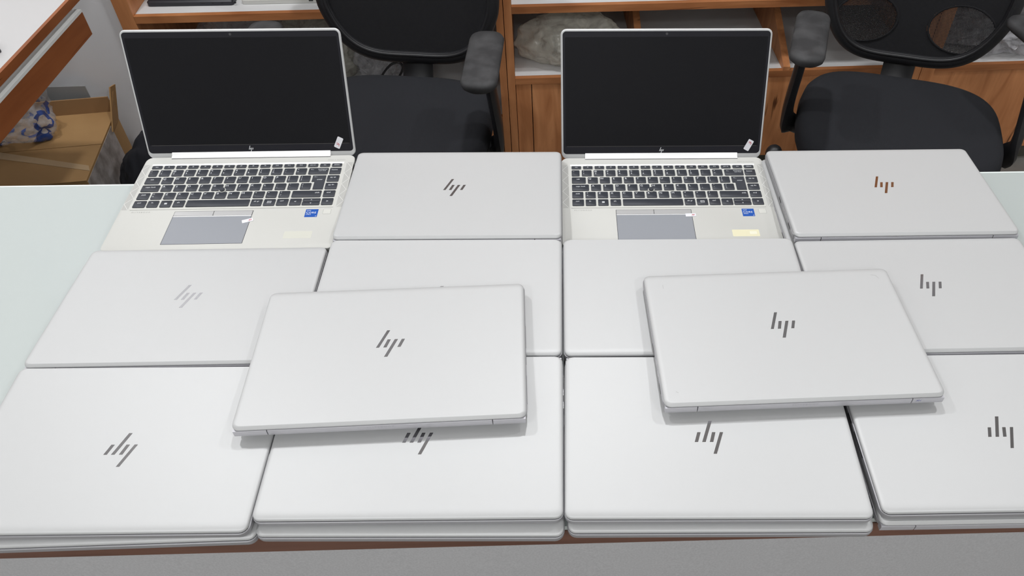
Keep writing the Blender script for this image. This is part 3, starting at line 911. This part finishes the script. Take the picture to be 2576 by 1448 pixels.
    # ---- lever knob on the left front
    if lever:
        tube([(-.10, -.06, .405), (-.22, -.075, .40), (-.275, -.085, .405)], .006, .006, 8).build('lever', M_BPLAST, t, 60)
        kb = [[(-.285 + .022*math.sin(PI*i/8)*math.cos(2*PI*j/14), -.086 + .022*math.sin(PI*i/8)*math.sin(2*PI*j/14), .405 - .024*math.cos(PI*i/8)) for j in range(14)] for i in range(1, 8)]
        MB().loops(kb).build('lever_knob', M_BPLAST, t, 60)
    # ---- column, star base, castors
    mb = MB(); cyl(mb, (0, 0), .028, .11, .30); cyl(mb, (0, 0), .019, .30, .41); mb.build('gas_column', M_BPLAST, t, 40)
    mb = MB(); mb.box(-.07, .07, -.09, .10, .385, .404); mb.build('tilt_mechanism', M_BPLAST, t)
    mb = MB(); cyl(mb, (0, 0), .045, .075, .115); mb.build('hub', M_BPLAST, t, 40)
    for k in range(5):
        a = 2*PI*k/5 + .3
        c, s = math.cos(a), math.sin(a)
        lg = tube([(c*.03, s*.03, .095), (c*.15, s*.15, .088), (c*.28, s*.28, .068)], .020, .013, 8).build('leg', M_BPLAST, t, 60)
        for w in (-1, 1):
            wl = MB(); nn = 16
            cx0 = Vector((c*.28, s*.28, .027)); sd = Vector((-s, c, 0))
            loops_ = []
            for off, rr in ((.004, .024), (.006, .027), (.018, .027), (.021, .022)):
                loops_.append([cx0 + sd*w*off + (Vector((c, s, 0))*math.cos(2*PI*i/nn) + Vector((0, 0, 1))*math.sin(2*PI*i/nn))*rr for i in range(nn)])
            wl.loops(loops_).build('castor', M_BPLAST, lg, 40)
        mb = MB(); cyl(mb, (c*.28, s*.28), .007, .027, .066, 8); mb.build('castor_stem', M_METAL, lg, 40)
    return t
office_chair('black office chair with solid dark back, between the two open laptops', -.268, .972, R(-5.5), False, (0, 4), False)
office_chair('black office chair with see-through mesh back patches, behind the right laptop', 1.005, .975, R(-16.7), True, (0, 27), True, (-.072, .062))

# ================================================================== things in the left corner
def lump(name, c, rad, seed, m, label, cat, amp=.25, freq=3.0, flat=True, sub=5, group=None):
    bm = bmesh.new(); bmesh.ops.create_icosphere(bm, subdivisions=sub, radius=1)
    off = Vector((seed*7.3, seed*3.1, seed*5.7))
    for v in bm.verts:
        d = v.co.normalized()
        k = 1 + amp*noise.fractal(d*freq + off, .9, 2.1, 4) + amp*.35*abs(noise.noise(d*freq*2.7 + off))
        p = d*k
        v.co = Vector((p.x*rad[0], p.y*rad[1], p.z*rad[2]))
    zmin = -rad[2]*.78
    for v in bm.verts:
        if flat and v.co.z < zmin: v.co.z = zmin + (v.co.z - zmin)*.02
    lo = min(v.co.z for v in bm.verts)
    for v in bm.verts: v.co.z -= lo
    me = bpy.data.meshes.new(name); bm.to_mesh(me); bm.free()
    o = obj(name, me, m, None, 70, MT(*c))
    return tag(o, label, cat, group)

BZ = ZL - .55                                 # top of the carton
bxm = MT(-1.366, 1.098, 0, R(9.0))
bx = thing('cardboard_box', 'brown cardboard box with a raised flap, on the floor under the side desk', 'box', bxm)
hx, hy = .245, .168
MB().box(-hx, hx, -hy, hy, 0, BZ-.004).build('carton', M_CARD, bx)
MB().box(-hx, hx, -hy, -.001, BZ-.0038, BZ).build('flap', M_CARD, bx)
MB().box(-hx, hx, .001, hy, BZ-.0038, BZ).build('flap', M_CARD, bx)
MB().add([(-hx, hy, BZ-.004), (hx, hy, BZ-.004), (hx-.005, hy+.004, BZ+.045), (-hx, hy+.004, BZ+.045), (-hx, hy+.004, BZ-.004), (hx, hy+.004, BZ-.004), (hx-.005, hy+.008, BZ+.045), (-hx, hy+.008, BZ+.045)],
         [(0, 1, 2, 3), (7, 6, 5, 4), (0, 4, 5, 1), (1, 5, 6, 2), (2, 6, 7, 3), (3, 7, 4, 0)]).build('back_flap', M_CARDD, bx)
MB().add([(hx, .09, BZ-.02), (hx, hy-.01, BZ-.02), (hx+.03, hy, BZ+.085), (hx+.022, hy-.02, BZ+.088), (hx+.004, .09, BZ-.02), (hx+.004, hy-.01, BZ-.02), (hx+.034, hy, BZ+.085), (hx+.026, hy-.02, BZ+.088)],
         [(0, 1, 2, 3), (7, 6, 5, 4), (0, 4, 5, 1), (1, 5, 6, 2), (2, 6, 7, 3), (3, 7, 4, 0)]).build('side_flap', M_CARD, bx)
MB().box(hx+.0002, hx+.0012, -hy+.004, .10, BZ-.19, BZ-.006).build('side_tape', M_TAPES, bx)
tp = MB().loops([[(x, y, BZ+.0003) for x, y in ((-.06, -.012), (-.03, .006), (.235, -.10), (.244, -.125))], [(x, y, BZ+.0008) for x, y in ((-.06, -.012), (-.03, .006), (.235, -.10), (.244, -.125))]])
tp.build('tape_strip', M_TAPE, bx)

lump('plastic_bag', (-1.375, 1.172, BZ+.0012), (.125, .085, .105), 1.7, M_BUBBLE, 'clear plastic bag with blue print lying on the cardboard box', 'bag', .22, 1.8)
sh = MB().box(-.13, .12, -.001, .001, 0, .40).build('plastic_sheet', M_SHEET, None, 0, MT(-1.33, 1.3085, 0, R(3)))
tag(sh, 'grey translucent plastic sheet standing upright behind the cardboard box', 'sheet')
lump('cloth_bag', (-1.000, 1.135, 0), (.095, .15, .19), 3.3, M_CLOTH, 'black cloth bag slumped on the floor beside the cardboard box', 'bag', .12, 1.6)
cd = MB().box(-.026, .026, -.001, .001, 0, .085).build('paper_card', M_PAPER, None, 0, MT(-.905, 1.04, ZL-.58, R(70)))
tag(cd, 'small white paper card sticking up beside the black cloth bag', 'card')

# ================================================================== things in the shelves
def cab_lump(name, u, v, rad, seed, m, label, z=ZLO, amp=.3, freq=2.2, cat='bag', group=None):
    p = cabpt(u, v, z)
    return lump(name, (p.x, p.y, p.z+.001), rad, seed, m, label, cat, amp, freq, group=group)
cab_lump('plastic_bag', .195, .115, (.155, .095, .078), 2.2, M_CLEAR, 'whitish clear plastic bag in the lower shelf left of the right open laptop', amp=.2, freq=1.6)
cab_lump('plastic_bag', 1.555, .14, (.19, .11, .085), 5.1, M_CLEARG, 'crumpled clear plastic bag in the lower shelf at the right edge', amp=.45, freq=3.4)
ZA = ZLO - .13
cab_lump('plastic_bag', -.84, .24, (.12, .13, .135), 6.4, M_CLEARG, 'grey plastic bag in the lower shelf above the left screen, leftmost', ZA)
cab_lump('plastic_bag', -.60, .28, (.10, .12, .13), 7.7, M_CLEAR, 'pale plastic bag in the lower shelf above the left screen, near the chair', ZA)
hs = lump('headset_case', (*cabpt(-.64, .075, ZA+.001)[:2], ZA+.001), (.05, .045, .135), 9.1, M_BPLAST, 'black rounded headset case in the lower shelf beside the chair back', 'case', .08, 1.5)
cab_lump('plastic_bag', -.395, .24, (.085, .10, .09), 8.2, M_CLEARG, 'grey plastic bag in the lower shelf behind the solid chair back', ZA)
cp = spline([cabpt(u, v, z) for u, v, z in ((-.43, .09, ZA+.004), (-.405, .075, ZA+.045), (-.385, .06, ZLO-.015), (-.352, .05, ZLO+.028), (-.325, .05, ZLO+.036), (-.318, .06, ZLO+.01), (-.345, .07, ZLO-.04), (-.36, .08, ZA+.03), (-.33, .09, ZA+.004), (-.27, .10, ZA+.004))], 6)
tag(tube(cp, .0038, .0038, 6).build('power_cord', M_BPLAST, None, 60), 'black power cord looped in the shelf behind the left chair seat', 'cord')
